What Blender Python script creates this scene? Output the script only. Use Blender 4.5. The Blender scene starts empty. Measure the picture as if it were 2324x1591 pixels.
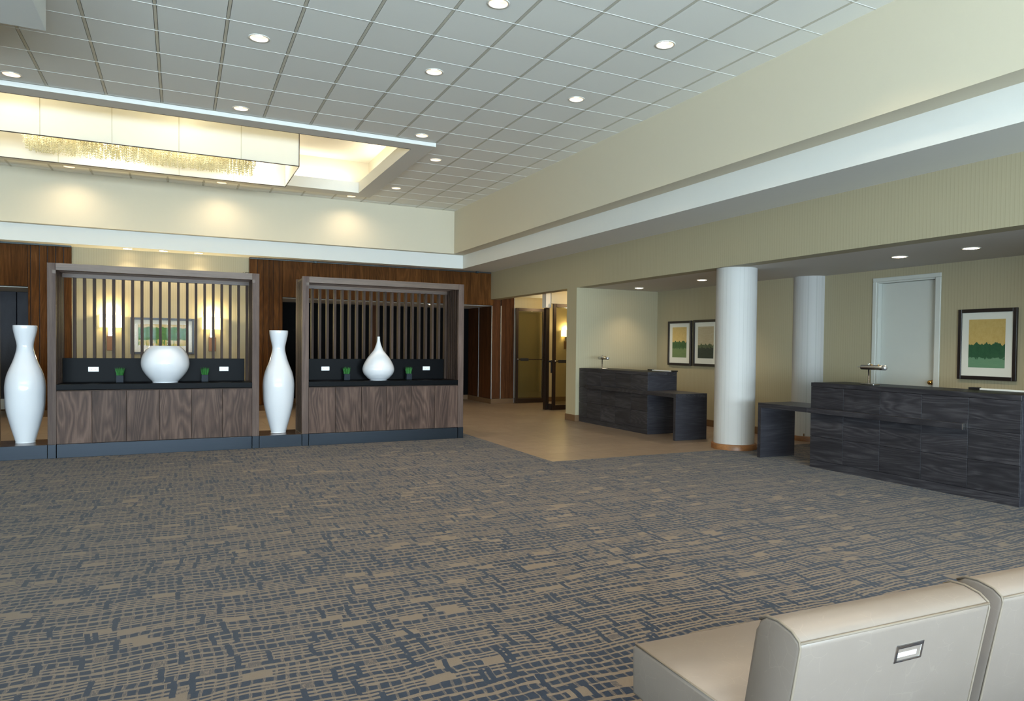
import bpy, bmesh, math, random
from mathutils import Matrix, Vector
random.seed(7)
S = bpy.context.scene
C = S.collection

# ------------------------------------------------------------------ camera
F_PX, CX, CY, W_PX, H_PX = 1631.8, 1245.64, 825.62, 2324.0, 1591.0
YAW, PITCH, ROLL, EYE = 0.4741, -0.0228, 0.0117, 1.406
def camera():
    ca, sa, cb, sb, cg, sg = (math.cos(YAW), math.sin(YAW), math.cos(PITCH), math.sin(PITCH), math.cos(ROLL), math.sin(ROLL))
    fw = Vector((sa*cb, ca*cb, sb)); rt = Vector((ca, -sa, 0)); up = rt.cross(fw)
    r2 = rt*cg + up*sg; u2 = -rt*sg + up*cg
    cd = bpy.data.cameras.new('camera'); co = bpy.data.objects.new('camera', cd); C.objects.link(co)
    m = Matrix.Identity(4)
    for i in range(3):
        m[i][0] = r2[i]; m[i][1] = u2[i]; m[i][2] = -fw[i]
    m[2][3] = EYE
    co.matrix_world = m
    cd.sensor_width = 36.0; cd.lens = 36.0*F_PX/W_PX
    cd.shift_x = -(CX-W_PX/2)/W_PX; cd.shift_y = (CY-H_PX/2)/W_PX
    cd.clip_start = 0.05; cd.clip_end = 200
    S.camera = co
camera()
S.view_settings.view_transform = 'Standard'; S.view_settings.look = 'None'
S.view_settings.gamma = 1.0; S.view_settings.use_curve_mapping = False
S.view_settings.exposure = 0.66
cy_ = S.cycles; cy_.max_bounces = 5; cy_.diffuse_bounces = 3; cy_.glossy_bounces = 3; cy_.transmission_bounces = 4; cy_.transparent_max_bounces = 6
cy_.caustics_reflective = False; cy_.caustics_refractive = False; cy_.sample_clamp_indirect = 6.0

# ------------------------------------------------------------------ world and daylight
wd = bpy.data.worlds.new('world'); S.world = wd; wd.use_nodes = True
_bg = wd.node_tree.nodes['Background']; _bg.inputs[0].default_value = (0.62, 0.78, 1.0, 1); _bg.inputs[1].default_value = 1.6

def area_light(name, loc, rot, sx, sy, power, col, spread=180):
    ld = bpy.data.lights.new(name, 'AREA'); ld.shape = 'RECTANGLE'; ld.size = sx; ld.size_y = sy
    ld.energy = power; ld.color = col; ld.spread = math.radians(spread)
    o = bpy.data.objects.new(name, ld); o.location = loc; o.rotation_euler = rot; C.objects.link(o)
    return o
DAY = (0.69, 0.84, 1.0)
YN, XL = -10.0, -7.5                           # wall behind the camera and far left wall, left windows added for fill
WIN_X = (-5.9, -2.55, 0.8, 4.15, 7.3)          # window centres, 3.0 m wide
FILL_WIN_Y = (-8.2, -4.85, -1.5)  # unseen left-wall windows, added to spread the fill light
for wx in WIN_X:
    area_light('window_daylight', (wx, YN-0.3, 1.25), (math.radians(96), 0, 0), 3.0, 2.3, 1000, DAY)
for wy in FILL_WIN_Y:
    area_light('window_daylight', (XL-0.3, wy, 1.25), (math.radians(96), 0, math.radians(-90)), 3.0, 2.3, 90, DAY)  # weak side fill through the added left windows

# ------------------------------------------------------------------ node helpers
def sc(r, g, b):
    f = lambda c: (c/255.0/12.92) if c/255.0 <= 0.04045 else ((c/255.0+0.055)/1.055)**2.4
    return (f(r), f(g), f(b), 1.0)
class NT:
    def __init__(s, name):
        s.m = bpy.data.materials.new(name); s.m.use_nodes = True; s.t = s.m.node_tree
        s.b = s.t.nodes['Principled BSDF']; s.out = s.t.nodes['Material Output']
    def n(s, typ, **kw):
        x = s.t.nodes.new(typ)
        for k, v in kw.items(): setattr(x, k, v)
        return x
    def l(s, a, b): s.t.links.new(a, b)
    def put(s, inp, v):
        if isinstance(v, (int, float)): inp.default_value = v
        elif isinstance(v, (tuple, list)): inp.default_value = v
        else: s.l(v, inp)
    def math(s, op, a, b=0.0, c=None, clamp=False):
        x = s.n('ShaderNodeMath', operation=op, use_clamp=clamp); s.put(x.inputs[0], a); s.put(x.inputs[1], b)
        if c is not None: s.put(x.inputs[2], c)
        return x.outputs[0]
    def vmath(s, op, a, b=(0, 0, 0)):
        x = s.n('ShaderNodeVectorMath', operation=op); s.put(x.inputs[0], a); s.put(x.inputs[1], b); return x.outputs[0]
    def noise(s, vec, scale, detail=3, rough=0.5, dist=0.0):
        x = s.n('ShaderNodeTexNoise'); s.l(vec, x.inputs['Vector']); x.inputs['Scale'].default_value = scale
        x.inputs['Detail'].default_value = detail; x.inputs['Roughness'].default_value = rough; x.inputs['Distortion'].default_value = dist
        return x.outputs[0]
    def white(s, vec):
        x = s.n('ShaderNodeTexWhiteNoise', noise_dimensions='3D'); s.l(vec, x.inputs['Vector']); return x.outputs[0]
    def ramp(s, fac, stops, interp='LINEAR'):
        x = s.n('ShaderNodeValToRGB'); x.color_ramp.interpolation = interp; s.l(fac, x.inputs[0])
        e = x.color_ramp.elements
        while len(e) < len(stops): e.new(0.5)
        for el, (p, c) in zip(e, stops): el.position = p; el.color = c
        return x.outputs[0]
    def mix(s, fac, a, b, blend='MIX'):
        x = s.n('ShaderNodeMix', data_type='RGBA', blend_type=blend); s.put(x.inputs[0], fac); s.put(x.inputs[6], a); s.put(x.inputs[7], b)
        return x.outputs[2]
    def sep(s, v):
        x = s.n('ShaderNodeSeparateXYZ'); s.l(v, x.inputs[0]); return x.outputs
    def comb(s, x_, y_, z_):
        x = s.n('ShaderNodeCombineXYZ'); s.put(x.inputs[0], x_); s.put(x.inputs[1], y_); s.put(x.inputs[2], z_); return x.outputs[0]
    def pos(s): return s.n('ShaderNodeNewGeometry').outputs['Position']
    def objc(s): return s.n('ShaderNodeTexCoord').outputs['Object']
    def gen(s): return s.n('ShaderNodeTexCoord').outputs['Generated']
    def rnd(s): return s.n('ShaderNodeObjectInfo').outputs['Random']
    def bump(s, h, strength=0.2, dist=0.01):
        x = s.n('ShaderNodeBump'); s.l(h, x.inputs['Height']); x.inputs['Strength'].default_value = strength; x.inputs['Distance'].default_value = dist
        s.l(x.outputs[0], s.b.inputs['Normal'])
    def set(s, col=None, rough=None, metal=None, spec=None, coat=None):
        if col is not None: s.put(s.b.inputs['Base Color'], col)
        if rough is not None: s.put(s.b.inputs['Roughness'], rough)
        if metal is not None: s.b.inputs['Metallic'].default_value = metal
        if spec is not None: s.b.inputs['Specular IOR Level'].default_value = spec
        if coat is not None: s.b.inputs['Coat Weight'].default_value = coat
        return s.m

def plain(name, col, rough=0.5, metal=0.0, spec=0.5, mott=0.03, scale=12):
    t = NT(name); f = t.noise(t.objc(), scale, 4, 0.6)
    c = t.mix(f, tuple(max(0, v*(1-mott)) for v in col[:3])+(1,), tuple(min(1, v*(1+mott)) for v in col[:3])+(1,))
    return t.set(c, rough, metal, spec)
def emit(name, col, strength):
    t = NT(name); t.set(col, 0.6); t.b.inputs['Emission Color'].default_value = col; t.b.inputs['Emission Strength'].default_value = strength
    return t.m

def wood(name, dark, mid, light, axis='Z', width=0.12, rough=0.45, figure=0.6, length=6.0, spec=0.4):
    """grain runs along axis; elongated rings give the flame figure"""
    t = NT(name); o = t.objc(); r = t.rnd()
    off = t.comb(t.math('MULTIPLY', r, 3.7), t.math('MULTIPLY', r, 5.3), t.math('MULTIPLY', r, 11.1))
    v = t.vmath('ADD', o, off)
    k = {'X': (1/length, 1, 1), 'Y': (1, 1/length, 1), 'Z': (1, 1, 1/length)}[axis]
    s1 = t.vmath('MULTIPLY', v, k)
    n1 = t.noise(s1, 2.2, 3, 0.5, 0.3)
    rings = t.math('FRACT', t.math('MULTIPLY', n1, 0.9/width))
    tri = t.math('ABSOLUTE', t.math('SUBTRACT', t.math('MULTIPLY', rings, 2.0), 1.0))
    kf = {'X': (0.05, 1, 1), 'Y': (1, 0.05, 1), 'Z': (1, 1, 0.05)}[axis]
    fine = t.noise(t.vmath('MULTIPLY', v, kf), 90, 4, 0.65)
    broad = t.noise(t.vmath('MULTIPLY', v, kf), 9, 3, 0.6)
    f = t.math('ADD', t.math('MULTIPLY', tri, 0.30*figure), t.math('ADD', t.math('MULTIPLY', fine, 0.45), t.math('MULTIPLY', broad, 0.45)))
    f = t.math('SUBTRACT', f, 0.10*figure+0.02)
    col = t.ramp(f, [(0.22, dark), (0.46, mid), (0.72, light)])
    hv = t.n('ShaderNodeHueSaturation'); t.l(col, hv.inputs['Color']); t.put(hv.inputs['Value'], t.math('ADD', 0.88, t.math('MULTIPLY', r, 0.24)))
    t.bump(fine, 0.08, 0.002)
    return t.set(hv.outputs[0], rough, 0, spec)

def wallpaper(name, base, stripe, pitch=0.041, rough=0.6):
    t = NT(name); p = t.pos(); x, y, z = t.sep(p)
    u = t.math('ADD', x, y)
    f = t.math('FRACT', t.math('MULTIPLY', u, 1/pitch))
    line = t.math('LESS_THAN', f, 0.14)
    line2 = t.math('MULTIPLY', t.math('COMPARE', f, 0.42, 0.05), 0.45)
    br = t.noise(t.vmath('MULTIPLY', p, (220, 220, 30)), 1.0, 2, 0.6)
    weave = t.noise(t.vmath('MULTIPLY', p, (160, 160, 420)), 1.0, 2, 0.5)
    m = t.math('MULTIPLY', t.math('MAXIMUM', line, line2), t.math('ADD', 0.15, t.math('MULTIPLY', br, 0.35)), clamp=True)
    c = t.mix(m, base, stripe)
    c = t.mix(t.math('MULTIPLY', weave, 0.16), c, stripe)
    t.bump(weave, 0.05, 0.001)
    return t.set(c, rough, 0, 0.35)

M = {}
M['paint'] = plain('cream_paint', sc(212, 203, 180), 0.7, spec=0.2, mott=0.01)
M['soffit'] = plain('soffit_paint', sc(226, 226, 220), 0.75, spec=0.2, mott=0.01)
M['alc_ceiling'] = plain('alcove_ceiling_paint', sc(208, 203, 196), 0.75, spec=0.2, mott=0.01)
M['paper'] = wallpaper('pinstripe_wallpaper', sc(170, 160, 132), sc(124, 117, 88))
M['paper_col'] = wallpaper('pale_column_wallpaper', sc(182, 180, 176), sc(146, 144, 136))
M['paper_grey'] = wallpaper('pinstripe_wallpaper_corridor', sc(172, 158, 124), sc(126, 116, 84))
M['baseboard'] = plain('brown_baseboard', sc(104, 80, 56), 0.5, spec=0.2, mott=0.08)
M['colbase'] = wood('column_base_wood', sc(96, 62, 34), sc(128, 86, 50), sc(150, 106, 66), 'X', 0.2, 0.4)
M['walnut'] = wood('walnut_veneer', sc(44, 32, 27), sc(74, 56, 47), sc(104, 83, 72), 'Z', 0.036, 0.5, 0.75, 6.0, 0.15)
M['walnut_post'] = wood('walnut_solid', sc(60, 46, 41), sc(86, 70, 62), sc(108, 92, 82), 'Z', 0.16, 0.5, 0.4, 8.0, 0.15)
M['walnut_beam'] = wood('walnut_solid_horizontal', sc(58, 43, 33), sc(86, 67, 53), sc(106, 86, 70), 'X', 0.16, 0.45, 0.4, 8.0)
M['slat'] = wood('walnut_slat', sc(40, 30, 24), sc(62, 48, 40), sc(80, 64, 54), 'Z', 0.16, 0.55, 0.3, 8.0, 0.12)
M['panel'] = wood('wall_panel_veneer', sc(50, 28, 11), sc(84, 51, 22), sc(116, 76, 38), 'Z', 0.05, 0.55, 0.4, 9.0, 0.05)
M['panel_dark'] = wood('wall_panel_dark_veneer', sc(46, 26, 14), sc(76, 46, 26), sc(104, 68, 42), 'Z', 0.05, 0.55, 0.3, 10.0, 0.05)
M['desk'] = wood('black_stained_oak', sc(24, 23, 27), sc(43, 42, 46), sc(74, 72, 75), 'Y', 0.03, 0.45, 0.55, 9.0, 0.3)
M['desk_side'] = wood('black_stained_oak_side', sc(30, 29, 34), sc(44, 43, 48), sc(66, 64, 68), 'X', 0.03, 0.45, 0.4, 9.0, 0.3)
M['stone'] = plain('black_stone', sc(8, 9, 11), 0.35, spec=0.035, mott=0.15, scale=60)
M['white'] = plain('white_plastic', sc(225, 228, 230), 0.35)
M['doorpaint'] = plain('grey_white_door_paint', sc(196, 198, 190), 0.5, mott=0.015)
M['bronze'] = plain('dark_bronze_metal', sc(44, 30, 20), 0.38, metal=0.4, mott=0.1)
M['black'] = plain('matt_black', sc(20, 19, 19), 0.5)
M['blackframe'] = plain('black_frame_wood', sc(30, 22, 20), 0.35)
M['mat'] = plain('white_mat_board', sc(226, 224, 216), 0.8, mott=0.01)
M['chrome'] = plain('chrome', sc(225, 225, 228), 0.08, metal=1.0, mott=0.0)
M['brass'] = plain('polished_brass', sc(212, 165, 90), 0.2, metal=1.0)
M['nickel'] = plain('satin_nickel', sc(200, 198, 194), 0.22, metal=1.0)
M['alu'] = plain('aluminium_strip', sc(190, 190, 188), 0.35, metal=0.8)
M['trimwhite'] = plain('white_metal_trim', sc(232, 228, 218), 0.4)
M['rail'] = plain('dark_rail', sc(48, 58, 60), 0.4, metal=0.5)
M['tee'] = plain('ceiling_tee_white', sc(240, 241, 236), 0.5)
M['tee_old'] = plain('ceiling_tee_cream', sc(206, 202, 186), 0.55)
M['copper'] = plain('bronze_backplate', sc(110, 70, 40), 0.4, metal=0.6, mott=0.2)
M['pot'] = plain('dark_glass_pot', sc(26, 32, 40), 0.45, spec=0.1)
M['grass'] = plain('bright_green_blade', sc(46, 116, 44), 0.6, mott=0.35, scale=40)
M['lamp_on'] = emit('lamp_bulb', (1.0, 0.78, 0.50, 1), 16.0)
M['sconce_on'] = emit('sconce_shade', (1.0, 0.86, 0.42, 1), 5.0)
M['gold_slit'] = plain('warm_edge_wood', sc(150, 112, 60), 0.4)

def mk_ceramic():
    t = NT('white_glazed_ceramic'); t.set(sc(216, 216, 218), 0.06, 0, 0.55, 0.3); return t.m
M['ceramic'] = mk_ceramic()
def mk_steel():
    t = NT('brushed_steel'); o = t.objc()
    n = t.noise(t.vmath('MULTIPLY', o, (2, 60, 260)), 1.0, 3, 0.6)
    t.set(t.mix(n, sc(28, 32, 37), sc(37, 41, 46)), t.math('ADD', 0.28, t.math('MULTIPLY', n, 0.12)), 0.85); return t.m
M['steel'] = mk_steel()
def mk_tile():
    t = NT('mineral_fibre_tile'); o = t.objc(); r = t.rnd()
    v = t.vmath('ADD', o, t.comb(t.math('MULTIPLY', r, 31), t.math('MULTIPLY', r, 17), 0.0))
    n = t.noise(v, 140, 3, 0.7)
    c = t.mix(n, sc(243, 244, 236), sc(251, 251, 245)); c2 = t.mix(t.math('MULTIPLY', r, 0.12), c, sc(218, 210, 196))
    t.bump(n, 0.25, 0.003); return t.set(c2, 0.85, 0, 0.1)
M['ctile'] = mk_tile()
def mk_plain_ceiling():
    t = NT('ceiling_field'); p = t.pos(); x, y, z = t.sep(p)
    fx = t.math('FRACT', t.math('MULTIPLY', t.math('SUBTRACT', x, 2.232), 1/0.6096)); fy = t.math('FRACT', t.math('MULTIPLY', t.math('SUBTRACT', y, 6.3207), 1/0.6096))
    g = t.math('MAXIMUM', t.math('LESS_THAN', fx, 0.035), t.math('LESS_THAN', fy, 0.03))
    n = t.noise(p, 140, 3, 0.7)
    c = t.mix(g, t.mix(n, sc(243, 244, 236), sc(251, 251, 245)), sc(220, 220, 212)); return t.set(c, 0.85, 0, 0.1)
M['cfield'] = mk_plain_ceiling()
def mk_floortile():
    t = NT('linen_porcelain_tile'); o = t.objc(); r = t.rnd()
    v = t.vmath('ADD', o, t.comb(t.math('MULTIPLY', r, 9), t.math('MULTIPLY', r, 23), 0.0))
    a = t.noise(t.vmath('MULTIPLY', v, (3, 90, 1)), 1.0, 3, 0.6); b = t.noise(t.vmath('MULTIPLY', v, (70, 4, 1)), 1.0, 2, 0.6); n = t.noise(v, 5, 3, 0.6)
    f = t.math('ADD', t.math('MULTIPLY', a, 0.5), t.math('ADD', t.math('MULTIPLY', b, 0.2), t.math('MULTIPLY', n, 0.3)))
    c = t.ramp(f, [(0.3, sc(104, 90, 77)), (0.55, sc(126, 111, 96)), (0.75, sc(141, 126, 110))])
    hv = t.n('ShaderNodeHueSaturation'); t.l(c, hv.inputs['Color']); t.put(hv.inputs['Value'], t.math('ADD', 0.93, t.math('MULTIPLY', r, 0.14)))
    return t.set(hv.outputs[0], 0.42, 0, 0.4)
M['ftile'] = mk_floortile()
M['entrance'] = plain('pale_entrance_stone', sc(214, 208, 196), 0.5, mott=0.06, scale=3)  # made pale to bounce daylight upward
M['grout'] = plain('pale_grout', sc(160, 146, 128), 0.8)

def mk_carpet():
    t = NT('woven_pattern_carpet'); p = t.pos()
    wx = t.noise(t.vmath('MULTIPLY', p, (0.9, 1.6, 0)), 1.0, 2, 0.5)
    wy = t.noise(t.vmath('ADD', t.vmath('MULTIPLY', p, (1.3, 0.8, 0)), (7.3, 2.1, 0)), 1.0, 2, 0.5)
    x, y, z = t.sep(p)
    x = t.math('ADD', x, t.math('MULTIPLY', wx, 0.09)); y = t.math('ADD', y, t.math('MULTIPLY', wy, 0.15))
    jt = t.noise(t.vmath('MULTIPLY', p, (5.0, 9.0, 0)), 1.0, 2, 0.6)
    y = t.math('ADD', y, t.math('MULTIPLY', jt, 0.045)); x = t.math('ADD', x, t.math('MULTIPLY', jt, 0.03))
    RP, CP = 0.060, 0.047
    v = t.math('DIVIDE', y, RP); j = t.math('FLOOR', v); fv = t.math('FRACT', v)
    # dashes: cells of one row
    jr = t.white(t.comb(0.5, j, 3.0))
    u = t.math('ADD', t.math('DIVIDE', x, CP), t.math('MULTIPLY', jr, 0.35)); i = t.math('FLOOR', u); fu = t.math('FRACT', u)
    r1 = t.white(t.comb(i, j, 0.0)); r2 = t.white(t.comb(i, j, 5.0))
    blk = t.noise(t.comb(t.math('MULTIPLY', i, 0.21), t.math('MULTIPLY', j, 0.23), 0.0), 1.0, 1, 0.5)
    wid = t.math('ADD', 0.56, t.math('MULTIPLY', r2, 0.36)); hei = t.math('ADD', 0.27, t.math('MULTIPLY', r1, 0.17))
    inx = t.math('LESS_THAN', t.math('ABSOLUTE', t.math('SUBTRACT', fu, 0.5)), t.math('MULTIPLY', wid, 0.5))
    ja = t.white(t.comb(1.5, j, 6.0)); split = t.math('GREATER_THAN', ja, 0.68)
    iny1 = t.math('LESS_THAN', t.math('ABSOLUTE', t.math('SUBTRACT', fv, 0.5)), hei)
    iny2 = t.math('LESS_THAN', t.math('ABSOLUTE', t.math('SUBTRACT', t.math('FRACT', t.math('MULTIPLY', fv, 2.0)), 0.5)), 0.24)
    iny = t.math('ADD', t.math('MULTIPLY', split, iny2), t.math('MULTIPLY', t.math('SUBTRACT', 1.0, split), iny1))
    on = t.math('LESS_THAN', t.math('ADD', r1, t.math('MULTIPLY', t.math('SUBTRACT', blk, 0.5), 0.55)), 0.97)
    dash = t.math('MULTIPLY', t.math('MULTIPLY', inx, iny), on)
    # tall dark bars and blocks spanning two rows
    v2 = t.math('ADD', t.math('DIVIDE', y, RP*2.5), 0.13); j2 = t.math('FLOOR', v2); fv2 = t.math('FRACT', v2)
    i2r = t.white(t.comb(7.0, j2, 9.0))
    u2 = t.math('ADD', t.math('DIVIDE', x, 0.033), t.math('MULTIPLY', i2r, 5.0)); i2 = t.math('FLOOR', u2); fu2 = t.math('FRACT', u2)
    r3 = t.white(t.comb(i2, j2, 2.0))
    bar = t.math('MULTIPLY', t.math('GREATER_THAN', r3, 0.89), t.math('MULTIPLY', t.math('LESS_THAN', t.math('ABSOLUTE', t.math('SUBTRACT', fu2, 0.5)), 0.36), t.math('LESS_THAN', t.math('ABSOLUTE', t.math('SUBTRACT', fv2, 0.5)), 0.47)))
    # plain beige runs along the rows
    ir = t.math('FLOOR', t.math('ADD', t.math('DIVIDE', x, 0.12), t.math('MULTIPLY', jr, 3.0)))
    run = t.math('GREATER_THAN', t.white(t.comb(ir, j, 8.0)), 0.965)
    navy = t.math('MAXIMUM', t.math('MULTIPLY', dash, t.math('SUBTRACT', 1.0, run)), bar)
    # half-tone fringe: hatch threads between dashes
    hatch = t.noise(t.vmath('MULTIPLY', p, (260, 26, 0)), 1.0, 2, 0.7)
    halo = t.math('MULTIPLY', t.math('MULTIPLY', iny, t.math('SUBTRACT', 1.0, run)), t.math('GREATER_THAN', hatch, 0.44))
    loops = t.noise(t.vmath('MULTIPLY', p, (330, 330, 0)), 1.0, 2, 0.7)
    beige = t.mix(loops, sc(68, 59, 50), sc(118, 103, 87))
    dark = t.mix(loops, sc(5, 13, 28), sc(18, 32, 54))
    c = t.mix(t.math('MULTIPLY', halo, 0.6), beige, dark); c = t.mix(navy, c, dark)
    t.bump(loops, 0.5, 0.004)
    t.b.inputs['Sheen Weight'].default_value = 0.15
    return t.set(c, 0.95, 0, 0.05)
M['carpet'] = mk_carpet()
def mk_leather():
    t = NT('taupe_leather'); o = t.objc(); n = t.noise(o, 5, 4, 0.6); cr = t.noise(o, 160, 3, 0.6)
    vo = t.n('ShaderNodeTexVoronoi', feature='DISTANCE_TO_EDGE'); t.l(t.vmath('ADD', o, t.vmath('MULTIPLY', t.comb(n, n, n), (0.06, 0.06, 0.06))), vo.inputs['Vector']); vo.inputs['Scale'].default_value = 14
    cre = t.math('MULTIPLY', t.math('LESS_THAN', vo.outputs['Distance'], 0.012), t.math('GREATER_THAN', n, 0.52))
    c = t.mix(n, sc(110, 100, 92), sc(120, 110, 102)); c = t.mix(t.math('MULTIPLY', cre, 0.18), c, sc(142, 132, 120))
    t.bump(cr, 0.08, 0.001); return t.set(c, 0.38, 0, 0.45)
M['leather'] = mk_leather()
M['piping'] = plain('leather_piping', sc(112, 102, 90), 0.5, spec=0.2)
def mk_glass(name, tint, mixf, rough=0.02):
    t = NT(name); t.t.nodes.remove(t.b)
    tr = t.n('ShaderNodeBsdfTransparent'); tr.inputs[0].default_value = tint
    gl = t.n('ShaderNodeBsdfGlossy'); gl.inputs['Roughness'].default_value = rough; gl.inputs[0].default_value = (0.9, 0.95, 0.93, 1)
    mx = t.n('ShaderNodeMixShader'); mx.inputs[0].default_value = mixf; t.l(tr.outputs[0], mx.inputs[1]); t.l(gl.outputs[0], mx.inputs[2]); t.l(mx.outputs[0], t.out.inputs[0])
    return t.m
M['glass'] = mk_glass('clear_glass', (0.95, 0.97, 0.96, 1), 0.06)
M['doorglass'] = mk_glass('tinted_door_glass', (0.72, 0.70, 0.60, 1), 0.10, 0.04)
def mk_fabric():
    t = NT('cream_shade_fabric'); t.t.nodes.remove(t.b)
    d = t.n('ShaderNodeBsdfDiffuse'); d.inputs[0].default_value = sc(238, 236, 226)
    tr = t.n('ShaderNodeBsdfTranslucent'); tr.inputs[0].default_value = sc(244, 242, 232)
    n = t.noise(t.vmath('MULTIPLY', t.objc(), (300, 300, 300)), 1.0, 2, 0.6)
    mx = t.n('ShaderNodeMixShader'); t.put(mx.inputs[0], t.math('ADD', 0.34, t.math('MULTIPLY', n, 0.06))); t.l(d.outputs[0], mx.inputs[1]); t.l(tr.outputs[0], mx.inputs[2]); t.l(mx.outputs[0], t.out.inputs[0])
    return t.m
M['fabric'] = mk_fabric()
M['seam'] = plain('shade_seam_tape', sc(196, 190, 164), 0.8)
M['crystal'] = plain('crystal_bead', sc(226, 218, 178), 0.3, spec=0.8, mott=0.25, scale=60)
def mk_recess():
    t = NT('charcoal_textured_panel'); p = t.objc(); n = t.noise(p, 40, 4, 0.7); n2 = t.noise(t.vmath('MULTIPLY', p, (8, 8, 2)), 1.0, 3, 0.6)
    t.bump(n, 0.5, 0.004); return t.set(t.mix(n2, sc(36, 36, 44), sc(60, 60, 70)), 0.5, 0, 0.3)
M['charcoal'] = mk_recess()
M['blackpanel'] = plain('black_lacquer_panel', sc(5, 5, 5), 0.6, spec=0.05)

def mk_art(name, uax, flip, sky, skyvar, tree1, tree2, grass1, grass2, line, mid, streak=0.0, canopy=False):
    t = NT(name); g = t.gen(); s = t.sep(g); u = s[uax]; v = s[2]
    if flip: u = t.math('SUBTRACT', 1.0, u)
    uv = t.comb(u, v, 0.0)
    n = t.math('MULTIPLY_ADD', t.noise(uv, 9, 4, 0.7), 1.8, -0.4, clamp=True); f = t.noise(t.comb(t.math('MULTIPLY', u, 7.0), 0.3, 0.0), 1.0, 3, 0.5); st = t.noise(t.vmath('MULTIPLY', uv, (3, 26, 1)), 1.0, 3, 0.6); fi = t.noise(uv, 55, 3, 0.7)
    csky = t.mix(st if streak else n, sky, skyvar)
    tre = t.mix(t.math('ADD', t.math('MULTIPLY', n, 0.6), t.math('MULTIPLY', fi, 0.4)), tree1, tree2)
    gra = t.mix(t.math('ADD', t.math('MULTIPLY', st, 0.5), t.math('MULTIPLY', fi, 0.5)), grass1, grass2)
    edge = t.math('ADD', line, t.math('MULTIPLY', t.math('SUBTRACT', f, 0.5), 0.30))
    istree = t.math('LESS_THAN', v, t.math('ADD', edge, t.math('MULTIPLY', t.math('SUBTRACT', fi, 0.5), 0.05)))
    isgr = t.math('LESS_THAN', t.math('ADD', v, t.math('MULTIPLY', t.math('SUBTRACT', n, 0.5), 0.14)), mid)
    c = t.mix(istree, csky, tre)
    if canopy:
        trunk = t.math('LESS_THAN', t.noise(t.comb(t.math('MULTIPLY', u, 40.0), t.math('MULTIPLY', v, 2.0), 0.0), 1.0, 2, 0.5), 0.44)
        gra = t.mix(trunk, gra, tree2)
    c = t.mix(isgr, c, gra)
    return t.set(c, 0.5, 0, 0.3)
M['art_a'] = mk_art('print_ochre_sky_trees', 1, True, sc(196, 166, 100), sc(212, 186, 128), sc(44, 76, 46), sc(84, 112, 70), sc(92, 118, 78), sc(128, 142, 98), 0.53, 0.30)
M['art_b'] = mk_art('print_streaked_sky_field', 1, True, sc(176, 156, 120), sc(206, 194, 170), sc(70, 88, 60), sc(112, 116, 88), sc(44, 50, 44), sc(76, 84, 74), 0.44, 0.33, streak=1.0)
M['art_c'] = mk_art('print_ochre_sky_dark_hedge', 1, True, sc(190, 158, 90), sc(208, 180, 116), sc(28, 70, 50), sc(62, 104, 72), sc(84, 132, 104), sc(124, 156, 124), 0.50, 0.20)
M['art_d'] = mk_art('print_row_of_green_trees', 0, False, sc(186, 166, 116), sc(204, 184, 132), sc(34, 92, 44), sc(96, 140, 60), sc(214, 190, 84), sc(196, 176, 110), 0.86, 0.27, canopy=True)

# ------------------------------------------------------------------ mesh helpers
def link(name, me, parent=None, loc=(0, 0, 0), rot=(0, 0, 0)):
    o = bpy.data.objects.new(name, me); C.objects.link(o); o.location = loc; o.rotation_euler = rot
    if parent is not None: o.parent = parent
    return o
def finish(bm, name, mat, smooth=False):
    bmesh.ops.recalc_face_normals(bm, faces=bm.faces)
    me = bpy.data.meshes.new(name); bm.to_mesh(me); bm.free()
    if smooth:
        for f in me.polygons: f.use_smooth = True
    me.materials.append(M[mat] if isinstance(mat, str) else mat)
    return me
_cache = {}
def box_mesh(name, dx, dy, dz, mat, bevel=0.0, seg=1):
    k = (round(dx, 4), round(dy, 4), round(dz, 4), mat, bevel, seg)
    if k not in _cache:
        bm = bmesh.new(); bmesh.ops.create_cube(bm, size=1.0)
        bmesh.ops.scale(bm, vec=(dx, dy, dz), verts=bm.verts)
        if bevel: bmesh.ops.bevel(bm, geom=list(bm.edges), offset=bevel, segments=seg, profile=0.6, affect='EDGES')
        _cache[k] = finish(bm, name, mat, smooth=False)
    return _cache[k]
def box(name, x0, x1, y0, y1, z0, z1, mat, parent=None, bevel=0.0, seg=1):
    me = box_mesh(name, x1-x0, y1-y0, z1-z0, mat, bevel, seg)
    return link(name, me, parent, ((x0+x1)/2, (y0+y1)/2, (z0+z1)/2))
def multi_box(name, boxes, mat, parent=None):
    bm = bmesh.new()
    for x0, x1, y0, y1, z0, z1 in boxes:
        r = bmesh.ops.create_cube(bm, size=1.0)
        for v in r['verts']: v.co = Vector(((x0+x1)/2+v.co.x*(x1-x0), (y0+y1)/2+v.co.y*(y1-y0), (z0+z1)/2+v.co.z*(z1-z0)))
    return link(name, finish(bm, name, mat), parent)
def lathe_mesh(name, prof, mat, seg=48, smooth=True):
    bm = bmesh.new(); rings = []
    for r, z in prof:
        if r < 1e-6: rings.append([bm.verts.new((0, 0, z))])
        else: rings.append([bm.verts.new((r*math.cos(2*math.pi*k/seg), r*math.sin(2*math.pi*k/seg), z)) for k in range(seg)])
    for a, b in zip(rings, rings[1:]):
        for k in range(seg):
            k2 = (k+1) % seg
            if len(a) == 1 and len(b) == 1: continue
            if len(a) == 1: bm.faces.new((a[0], b[k2], b[k]))
            elif len(b) == 1: bm.faces.new((a[k], a[k2], b[0]))
            else: bm.faces.new((a[k], a[k2], b[k2], b[k]))
    return finish(bm, name, mat, smooth)
def lathe(name, prof, mat, parent=None, loc=(0, 0, 0), seg=48, smooth=True, rot=(0, 0, 0)):
    return link(name, lathe_mesh(name, prof, mat, seg, smooth), parent, loc, rot)
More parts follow.
